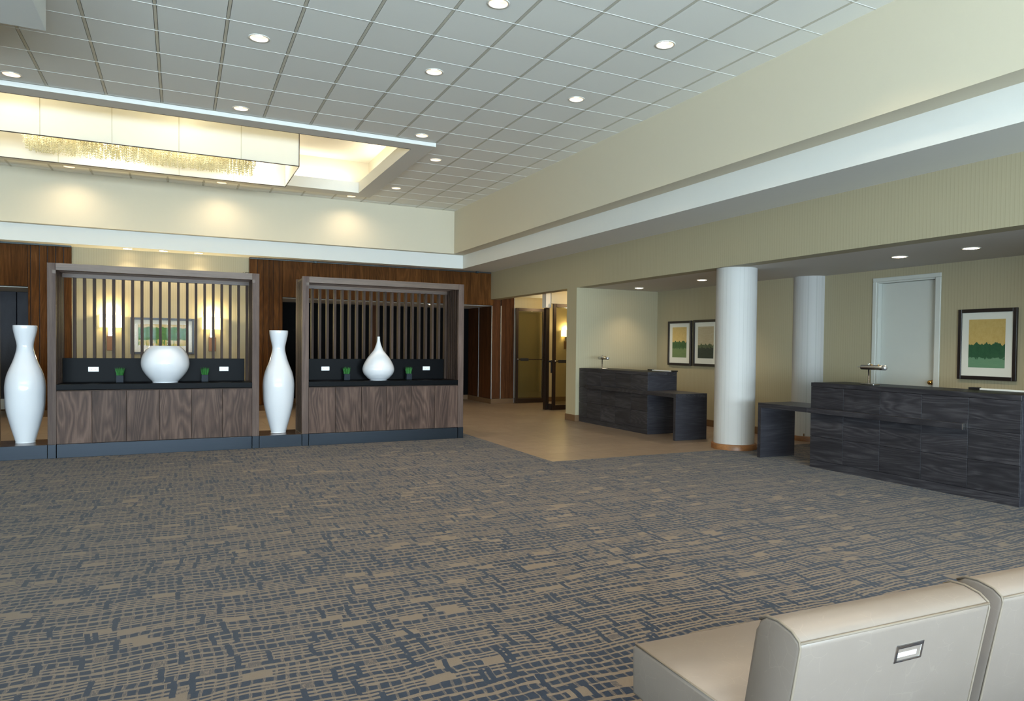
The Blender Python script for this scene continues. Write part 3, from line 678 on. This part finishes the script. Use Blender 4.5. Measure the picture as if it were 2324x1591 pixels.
# ------------------------------------------------------------------ display cabinets
def loc_outlet(parent, x, y, z):
    o = box('outlet_plate', x-0.058, x+0.058, y-0.006, y, z-0.03, z+0.03, 'white', parent, 0.003)
    for s in (-1, 1):
        box('socket_face', s*0.022-0.016, s*0.022+0.016, -0.0055, -0.002, -0.012, 0.012, 'trimwhite', o)
        for q in (-0.005, 0.005): box('socket_slot', s*0.022+q-0.001, s*0.022+q+0.001, -0.0062, -0.0052, -0.005, 0.005, 'black', o)
CW, CD, CH = 2.365, 0.62, 2.35
def cabinet(x, label):
    c = thing('display_cabinet', label, 'cabinet', (x, 10.40, 0.0), 0, 'walnut display cabinets with slatted backs')
    PW = 0.088
    box('base', PW+0.004, CW-PW-0.004, -0.012, CD, 0.0, 0.165, 'steel', c, 0.002)
    for a in (0.0, CW-PW): box('base_cap', a+0.002, a+PW-0.002, -0.015, CD, 0.0, 0.165, 'steel', c, 0.002)
    for a in (0.0, CW-PW):
        box('post', a, a+PW, 0.0, 0.055, 0.165, CH, 'walnut_post', c, 0.002)
        box('post', a, a+PW, CD-0.05, CD, 0.165, CH, 'walnut_post', c, 0.002)
        for k in range(6):
            y = 0.082+k*0.083; box('side_slat', a+0.003, a+PW-0.003, y, y+0.036, 0.165, CH-0.05, 'slat', c)
        box('side_rail', a+0.01, a+PW-0.01, 0.055, CD-0.05, CH-0.05, CH-0.02, 'slat', c)
        box('beam_tenon', (a+PW-0.035) if a == 0 else a, (a+PW) if a == 0 else a+0.035, -0.003, 0.05, 2.225, 2.265, 'walnut_beam', c)
    box('top_beam', PW, CW-PW, 0.0, 0.055, 2.265, CH, 'walnut_beam', c, 0.002)
    for k in range(5):
        y = 0.085+k*0.098; box('top_slat', PW, CW-PW, y, y+0.05, 2.275, 2.335, 'walnut_beam', c)
    box('back_rail', PW, CW-PW, CD-0.06, CD, 2.225, CH, 'walnut_beam', c)
    box('back_rail', PW, CW-PW, CD-0.10, CD-0.06, 2.222, 2.262, 'walnut_beam', c)
    for k in range(20):
        xc = 0.218+k*0.107; box('back_slat', xc-0.016, xc+0.016, CD-0.105, CD-0.015, 0.80, 2.225, 'slat', c)
    box('carcass', PW+0.002, CW-PW-0.002, 0.022, CD-0.11, 0.165, 0.815, 'slat', c)
    dw = (CW-2*PW)/6
    for k in range(6): box('door', PW+k*dw+0.002, PW+(k+1)*dw-0.002, 0.0, 0.022, 0.170, 0.805, 'walnut', c, 0.0015)
    box('countertop', PW, CW-PW, -0.006, CD-0.105, 0.822, 0.890, 'stone', c, 0.002)
    box('backsplash', PW+0.004, CW-PW-0.06, CD-0.127, CD-0.105, 0.890, 1.20, 'stone', c, 0.002)
    return c
XC = (-4.345, -1.415, 1.502)
labs = ('walnut display cabinet cut off by the left picture edge', 'walnut display cabinet holding the round white bowl vase', 'walnut display cabinet holding the white teardrop vase')
cabs = [cabinet(x, l) for x, l in zip(XC, labs)]
YB = CD-0.127
for c, xs in ((cabs[1], (-0.99, 0.54)), (cabs[2], (1.90, 3.432))):
    for x in xs: loc_outlet(c, x-c.location.x, YB, 1.056)
def plinth(x0, x1, label):
    p = thing('vase_plinth', label, 'plinth', ((x0+x1)/2, 10.40, 0)); h = (x1-x0)/2
    box('steel_front', -h+0.003, h-0.003, -0.010, 0.004, 0.0, 0.165, 'steel', p, 0.002); box('body', -h+0.003, h-0.003, 0.004, CD, 0.0, 0.153, 'slat', p)
    box('top_board', -h+0.003, h-0.003, 0.004, CD, 0.153, 0.165, 'slatx', p, 0.001)
    return p
M['slatx'] = wood('plinth_top_wood', sc(58, 44, 36), sc(88, 70, 58), sc(112, 92, 76), 'X', 0.16, 0.22, 0.3, 8.0, 0.6)
plinth(XC[0]+CW, XC[1], 'low steel-fronted plinth under the left tall white vase')
plinth(XC[1]+CW, XC[2], 'low steel-fronted plinth between the two walnut cabinets')

# vases
tall = [(0.0, 0.0), (0.098, 0.0), (0.101, 0.015), (0.121, 0.088), (0.162, 0.248), (0.196, 0.409), (0.207, 0.569), (0.208, 0.702), (0.185, 0.838), (0.127, 0.995), (0.096, 1.105), (0.086, 1.165), (0.088, 1.215), (0.106, 1.30), (0.121, 1.375), (0.1235, 1.425), (0.118, 1.43), (0.112, 1.40), (0.085, 1.24), (0.07, 1.16), (0.0, 1.0)]
tall_me = lathe_mesh('tall_vase', smooth_prof(tall, 6), 'ceramic', 64)
tag(link('tall_vase', tall_me, None, (-1.683, 10.73, 0.166)), 'tall white glossy floor vase at the far left', 'vase', 'tall white floor vases')
tag(link('tall_vase', tall_me, None, (1.232, 10.71, 0.166)), 'tall white glossy floor vase between the two cabinets', 'vase', 'tall white floor vases')
bowl = [(0.0, 0.0), (0.14, 0.0), (0.15, 0.012), (0.215, 0.085), (0.265, 0.165), (0.283, 0.245), (0.270, 0.335), (0.230, 0.415), (0.185, 0.465), (0.172, 0.476), (0.165, 0.470), (0.20, 0.42), (0.24, 0.32), (0.0, 0.05)]
tag(lathe('bowl_vase', smooth_prof(bowl, 6), 'ceramic', None, (-0.170, 10.66, 0.890), 72), 'squat round white bowl vase on the left cabinet counter', 'vase')
drop = [(0.0, 0.0), (0.115, 0.0), (0.122, 0.006), (0.165, 0.040), (0.212, 0.095), (0.231, 0.155), (0.221, 0.215), (0.195, 0.272), (0.161, 0.330), (0.116, 0.388), (0.072, 0.445), (0.045, 0.505), (0.026, 0.565), (0.0195, 0.61), (0.0185, 0.640), (0.014, 0.642), (0.012, 0.60), (0.0, 0.55)]
tag(lathe('teardrop_vase', smooth_prof(drop, 5), 'ceramic', None, (2.62, 10.645, 0.890), 64), 'white teardrop vase with thin neck on the right cabinet counter', 'vase')

# potted grass in dark glass cubes
def grass_mesh(seed):
    bm = bmesh.new(); rnd = random.Random(seed)
    for k in range(170):
        x, y = rnd.uniform(-0.036, 0.036), rnd.uniform(-0.036, 0.036); h = rnd.uniform(0.07, 0.115); a = rnd.uniform(0, 6.28); w = 0.0022
        dx, dy = x*0.45+rnd.uniform(-0.012, 0.012), y*0.45+rnd.uniform(-0.012, 0.012); c, s = math.cos(a)*w, math.sin(a)*w
        p = [bm.verts.new((x-c, y-s, 0.085)), bm.verts.new((x+c, y+s, 0.085)), bm.verts.new((x+dx*0.5+c*0.8, y+dy*0.5+s*0.8, 0.085+h*0.6)), bm.verts.new((x+dx*0.5-c*0.8, y+dy*0.5-s*0.8, 0.085+h*0.6)), bm.verts.new((x+dx, y+dy, 0.085+h))]
        bm.faces.new((p[0], p[1], p[2], p[3])); bm.faces.new((p[3], p[2], p[4]))
    return finish(bm, 'grass_blades', 'grass')
for k, (x, l) in enumerate(((-0.690, 'potted grass in dark cube, left of the round bowl vase'), (0.298, 'potted grass in dark cube, right of the round bowl vase'), (2.185, 'potted grass in dark cube, left of the teardrop vase'), (3.118, 'potted grass in dark cube, right of the teardrop vase'))):
    p = thing('potted_grass', l, 'plant', (x, 10.78, 0.890), 0, 'small potted grasses on the cabinet counters')
    box('glass_cube', -0.042, 0.042, -0.042, 0.042, 0.0, 0.092, 'pot', p, 0.003, 2)
    g = link('grass_blades', grass_mesh(k), p); g['kind'] = 'stuff'
pts = [(0.745+0.012*math.cos(t*0.9)+t*0.009, 10.55+0.02*math.sin(t*0.7), 2.353+0.018*abs(math.sin(t*0.8))) for t in range(0, 12)]
tag(tube('loose_cable', pts, 0.004, 'black'), 'short curled black cable on top of the left cabinet', 'cable')

# rail along the wood wall top, with clips
rl = thing('hanging_rail', 'thin dark rail with clips along the top of wood panelling', 'rail', (1.29, YWD-0.06, 3.185))
box('rod', 0.0, 5.40, -0.01, 0.01, -0.01, 0.01, 'rail', rl)
for x in (1.31, 5.05): box('clip', x-0.03, x+0.03, -0.022, 0.06, -0.022, 0.026, 'rail', rl, 0.004)
rl2 = thing('ceiling_edge_rail', 'dark rail above the wood panelling at far left', 'rail', (-7.4, YWD-0.06, 3.19))
box('rod', 0.0, 5.58, -0.012, 0.05, -0.008, 0.018, 'rail', rl2)
for x in (1.0, 4.0): box('clip', x-0.03, x+0.03, -0.022, 0.058, -0.012, 0.02, 'nickel', rl2, 0.004)
vt = thing('wall_register', 'small white register low on the dark recess wall, far left', 'register', (-3.20, 17.89, 0.13))
box('plate', -0.055, 0.055, -0.012, 0.0, -0.10, 0.11, 'white', vt, 0.003)
for k in range(6): box('louvre', -0.045, 0.045, -0.016, -0.010, -0.08+k*0.03, -0.068+k*0.03, 'trimwhite', vt)

# ------------------------------------------------------------------ sconces
def half_shade():
    bm = bmesh.new(); n = 20; w, d = 0.185, 0.11; lo, hi = [], []
    for k in range(n+1):
        a = math.pi*k/n; x = -w*math.cos(a); e = abs(math.sin(a))**0.55; y = -d*e
        lo.append(bm.verts.new((x, y, -0.118))); hi.append(bm.verts.new((x, y, 0.118)))
    for k in range(n): bm.faces.new((lo[k], lo[k+1], hi[k+1], hi[k]))
    return finish(bm, 'shade', 'sconce_on', True)
shade_me = half_shade()
def sconce(label, loc, rotz=0.0, s=1.0, power=26):
    o = thing('wall_sconce', label, 'wall lamp', loc, rotz, 'wall sconces'); o.scale = (s, s, s)
    link('shade', shade_me, o)
    for z in (-0.121, 0.121): box('shade_rim', -0.19, 0.19, -0.008, 0.0, z-0.004, z+0.004, 'brass', o)
    box('shade_bracket', -0.09, 0.09, -0.116, -0.108, 0.118, 0.126, 'brass', o)
    box('glass_stem', -0.045, 0.045, -0.05, -0.015, -0.29, -0.125, 'nickel', o, 0.004)
    box('backplate', -0.068, 0.068, -0.022, -0.001, -0.57, -0.28, 'copper', o, 0.004)
    ld = bpy.data.lights.new('sconce_bulb', 'POINT'); ld.energy = power; ld.color = (1.0, 0.80, 0.42); ld.shadow_soft_size = 0.04
    for z in (0.16,):
        b = bpy.data.objects.new('sconce_bulb', ld); C.objects.link(b); b.parent = o; b.location = (0, -0.06, z)
    return o
sconce('lit cream wall sconce left of the tree picture, behind slats', (-1.195, YSC, 1.815))
sconce('lit cream wall sconce right of the tree picture, behind slats', (0.590, YSC, 1.815))
sconce('small lit wall sconce seen through the open glass door', (9.00, 16.60, 1.775), 0.0, 0.72, 22)

# ------------------------------------------------------------------ framed pictures
def picture(label, loc, w, h, fw, mat_l, mat_r, mat_t, mat_b, art, facing):
    """loc: centre on the wall; facing 'x' (wall plane x, faces -x) or 'y' (faces -y)"""
    o = thing('framed_picture', label, 'picture', loc, 0, 'framed landscape pictures')
    def b(name, u0, u1, z0, z1, d0, d1, mat, bev=0.0):
        if facing == 'y': return box(name, u0, u1, -d1, -d0, z0, z1, mat, o, bev)
        return box(name, -d1, -d0, -u1, -u0, z0, z1, mat, o, bev)
    W, H = w/2, h/2
    b('frame_side', -W, -W+fw, -H, H, 0.0, 0.035, 'blackframe', 0.003); b('frame_side', W-fw, W, -H, H, 0.0, 0.035, 'blackframe', 0.003)
    b('frame_rail', -W+fw, W-fw, H-fw, H, 0.0, 0.035, 'blackframe', 0.003); b('frame_rail', -W+fw, W-fw, -H, -H+fw, 0.0, 0.035, 'blackframe', 0.003)
    b('mat_board', -W+fw, W-fw, -H+fw, H-fw, 0.004, 0.018, 'mat')
    b('print', -W+mat_l, W-mat_r, -H+mat_b, H-mat_t, 0.018, 0.0195, art)
    b('glazing', -W+fw, W-fw, -H+fw, H-fw, 0.024, 0.026, 'picglass')
    return o
M['picglass'] = mk_glass('picture_glass', (0.98, 0.985, 0.98, 1), 0.002)
picture('framed print of green hedge under ochre sky, left of the column pair', (8.6, 11.205, 1.516), 0.725, 0.855, 0.045, 0.135, 0.15, 0.12, 0.152, 'art_a', 'x')
picture('framed print of streaked pale sky, half hidden behind the front column', (8.6, 10.425, 1.52), 0.725, 0.855, 0.045, 0.135, 0.15, 0.125, 0.146, 'art_b', 'x')
picture('framed print of ochre sky and dark hedge right of the office door', (XDW, 5.394, 1.506), 0.72, 0.875, 0.045, 0.135, 0.137, 0.13, 0.15, 'art_c', 'x')
picture('wide framed picture of a green tree row between the sconces', (-0.304, YSC, 1.541), 1.126, 0.72, 0.042, 0.136, 0.152, 0.127, 0.168, 'art_d', 'y')

# ------------------------------------------------------------------ reception desks
def desk(label, ybody0, ybody1, toward, leg_out, band_end, seams):
    """body between ybody0 < ybody1; toward = +1 when the side table lies at larger y"""
    X0, X1, HT = 6.79, 7.375, 1.02
    d = thing('reception_desk', label, 'desk', (X0, (ybody0+ybody1)/2, 0), 0, 'black oak reception desks'); yc = (ybody0+ybody1)/2
    def b(name, x0, x1, y0, y1, z0, z1, mat, bev=0.0): return box(name, x0-X0, x1-X0, min(y0, y1)-yc, max(y0, y1)-yc, z0, z1, mat, d, bev)
    b('carcass', X0+0.02, X1, ybody0+0.02, ybody1-0.02, 0.0, 0.965, 'desk_side')
    b('kick_board', X0+0.003, X0+0.02, ybody0, ybody1, 0.0, 0.088, 'desk')
    for a, c in zip(seams, seams[1:]):
        for z0, z1 in ((0.09, 0.375), (0.377, 0.668), (0.670, 0.968)): b('front_panel', X0, X0+0.02, a+0.002, c-0.002, z0+0.001, z1-0.001, 'desk', 0.001)
    for y0, y1 in ((ybody0, ybody0+0.02), (ybody1-0.02, ybody1)): b('side_panel', X0+0.02, X1, y0, y1, 0.0, 0.968, 'desk_side', 0.001)
    b('top', X0-0.001, X1, ybody0, ybody1, 0.970, HT, 'desk', 0.0015)
    b('top_surface', X0+0.02, X1-0.02, ybody0+0.02, ybody1-0.02, HT, HT+0.002, 'stone')
    yb = ybody1 if toward > 0 else ybody0
    b('table_top', 6.728, 7.33, yb, leg_out, 0.657, 0.716, 'desk', 0.0015)
    b('front_band', 6.728, X0, yb, band_end, 0.657, 0.716, 'desk', 0.0015)
    b('band_cap', 6.729, X0, band_end, band_end+(-0.006 if toward > 0 else 0.006), 0.657, 0.716, 'nickel')
    b('table_leg', 6.728, 7.33, leg_out-0.06*toward, leg_out, 0.0, 0.657, 'desk_side', 0.0015)
    ya, yz = (ybody0+0.10, ybody0+0.78) if toward > 0 else (ybody0+0.02, ybody0+0.70)
    b('rear_ledge', X1-0.05, X1-0.01, ya+0.06, yz-0.06, HT+0.002, HT+0.018, 'mat')
    for y in (ya, yz): b('ledge_end', X1-0.07, X1, y-0.045, y+0.045, HT+0.002, HT+0.024, 'black')
    return d
desk('black oak reception desk in the foreground at right picture edge', 3.835, 6.28, 1, 7.105, 4.345, [3.835, 4.325, 4.818, 5.312, 5.798, 6.28])
desk('black oak reception desk standing against the pier, behind the column', 9.69, 11.95, -1, 8.855, 11.61, [9.69, 10.18, 10.67, 11.16, 11.65, 11.95])
def desk_lamp(label, loc):
    o = thing('desk_lamp', label, 'lamp', loc, 0, 'chrome bar lamps on the desks')
    box('base', -0.055, 0.055, -0.11, 0.07, 0.0, 0.010, 'nickel', o, 0.004)
    lathe('post', [(0.0, 0.0), (0.009, 0.0), (0.009, 0.20), (0.014, 0.205), (0.014, 0.235), (0.0, 0.237)], 'chrome', o, (0, 0, 0.008), 20)
    lathe('bar_shade', [(0.0, 0.0), (0.024, 0.0), (0.027, 0.004), (0.027, 0.286), (0.024, 0.29), (0.0, 0.29)], 'nickel', o, (-0.015, 0.09, 0.198), 24, rot=(math.radians(90), 0, 0))
    lathe('end_cap', [(0.0, 0.0), (0.0275, 0.0), (0.0275, 0.035), (0.02, 0.045), (0.0, 0.047)], 'alu', o, (-0.015, -0.197, 0.198), 24, rot=(math.radians(90), 0, 0))
    tube('pull_stub', [(-0.015, 0.09, 0.20), (-0.015, 0.14, 0.20)], 0.004, 'chrome', o)
    for y in (-0.05, -0.14): lathe('knob', [(0.0, 0.0), (0.010, 0.0), (0.010, 0.008), (0.0, 0.012)], 'brass', o, (-0.015, y, 0.223), 16)
    return o
desk_lamp('chrome T-shaped bar lamp on the foreground desk', (7.03, 5.66, 1.022))
desk_lamp('chrome T-shaped bar lamp on the desk by the pier', (6.99, 11.45, 1.022))

# ------------------------------------------------------------------ lounge seats in the foreground
def extrude_x(name, prof, x0, x1, mat, parent, bevel=0.012, seg=3):
    bm = bmesh.new(); A = [bm.verts.new((x0, y, z)) for y, z in prof]; B = [bm.verts.new((x1, y, z)) for y, z in prof]; n = len(prof)
    bm.faces.new(A[::-1]); bm.faces.new(B)
    side = [bm.faces.new((A[k], A[(k+1) % n], B[(k+1) % n], B[k])) for k in range(n)]
    ends = [e for e in bm.edges if abs(e.verts[0].co.x-e.verts[1].co.x) < 1e-6]
    sharp = [e for e in bm.edges if abs(e.verts[0].co.x-e.verts[1].co.x) > 1e-6 and len(e.link_faces) == 2 and e.calc_face_angle(0) > 0.6]
    bmesh.ops.bevel(bm, geom=ends+sharp, offset=bevel, segments=seg, profile=0.5, affect='EDGES')
    return link(name, finish(bm, name, mat, True), parent)
def lounge_seat(label, x, y, rz):
    W_ = 0.692
    o = thing('lounge_seat', label, 'seat', (x, y, 0), rz, 'armless leather lounge seats')
    back = [(0.118, 0.10), (0.004, 0.700), (0.002, 0.716), (0.03, 0.734), (0.075, 0.744), (0.115, 0.742), (0.138, 0.728), (0.148, 0.700), (0.20, 0.435), (0.235, 0.25), (0.235, 0.10)]
    bk = extrude_x('backrest', back, 0.0, W_, 'leather', o, 0.008)
    seat = [(0.200, 0.272), (0.735, 0.272), (0.740, 0.425), (0.725, 0.440), (0.195, 0.440)]
    extrude_x('seat_cushion', seat, 0.0, W_, 'leather', o, 0.012)
    box('plinth', 0.03, W_-0.03, 0.24, 0.70, 0.05, 0.275, 'black', o, 0.004)
    for lx in (0.035, W_-0.085):
        for ly in (0.16, 0.66): box('leg', lx, lx+0.05, ly, ly+0.05, 0.0, 0.275 if ly > 0.3 else 0.12, 'black', o, 0.004)
    e = 0.0035
    for xx in (0.004, W_-0.004):
        tube('piping', [(xx, 0.114, 0.12), (xx, 0.059, 0.41), (xx, 0.003, 0.705), (xx, 0.006, 0.720), (xx, 0.03, 0.736), (xx, 0.075, 0.746), (xx, 0.115, 0.744), (xx, 0.140, 0.729)], e, 'piping', o)
        tube('piping', [(xx, 0.205, 0.441), (xx, 0.45, 0.441), (xx, 0.724, 0.441)], 0.003, 'piping', o)
    tube('piping', [(0.004, 0.003, 0.716), (W_/2, 0.003, 0.716), (W_-0.004, 0.003, 0.716)], e, 'piping', o)
    # recessed chrome pull on the rear face
    ang = math.atan2(0.114, 0.60)
    hnd = bpy.data.objects.new('pull_handle', None); C.objects.link(hnd); hnd.parent = o; hnd.empty_display_size = 0.05
    hnd.location = (0.392, 0.0205, 0.628); hnd.rotation_euler = (ang, 0, 0)
    hw, hh = 0.052, 0.026
    box('pull_rim', -hw, hw, -0.005, 0.004, hh-0.013, hh, 'chrome', hnd, 0.003, 2); box('pull_rim', -hw, hw, -0.005, 0.004, -hh, -hh+0.008, 'chrome', hnd, 0.003, 2)
    box('pull_rim', -hw, -hw+0.011, -0.005, 0.004, -hh, hh, 'chrome', hnd, 0.003, 2); box('pull_rim', hw-0.009, hw, -0.005, 0.004, -hh, hh, 'chrome', hnd, 0.003, 2)
    box('pull_cup', -hw+0.006, hw-0.006, -0.002, 0.0, -hh+0.004, hh-0.004, 'cup', hnd)  # dark colour stands in for the reflection inside the chrome cup
    box('pull_lip', -hw+0.012, hw-0.022, -0.0035, -0.001, -0.012, 0.002, 'white', hnd, 0.001)  # white strip painted as the glint on the chrome lip
    return o
M['cup'] = plain('dark_chrome_cup', sc(70, 74, 80), 0.25, metal=0.6)
RZ = math.radians(-2.2)
lounge_seat('taupe leather armless lounge seat, whole seat cushion in view', 1.292, 1.213, RZ)
lounge_seat('taupe leather armless lounge seat cut off by right picture edge', 1.292+0.762*math.cos(RZ), 1.213+0.762*math.sin(RZ)+0.012, RZ)

# ------------------------------------------------------------------ corridor lamps and added unseen ceiling spots
for x, y, p_ in ((8.3, 15.5, 16), (8.2, 13.3, 22)):
    ld = bpy.data.lights.new('corridor_lamp', 'POINT'); ld.energy = p_; ld.color = (1.0, 0.76, 0.42); ld.shadow_soft_size = 0.1
    o = bpy.data.objects.new('corridor_lamp', ld); C.objects.link(o); o.location = (x, y, 2.45)

for c, r in ((0, -4), (3, -4), (0, -7), (3, -7), (-3, -4), (-3, -7), (-6, -4), (0, -10), (3, -10), (-3, -10)):  # unseen warm spots without fixtures, added to warm and brighten the foreground
    ld = bpy.data.lights.new('ceiling_lamp', 'SPOT'); ld.energy = 75; ld.color = WARM; ld.spot_size = math.radians(120); ld.spot_blend = 0.7; ld.shadow_soft_size = 0.06
    o = bpy.data.objects.new('ceiling_lamp', ld); C.objects.link(o); o.location = (GX+(c+0.5)*T, GY+(r+0.5)*T, ZC-0.02)
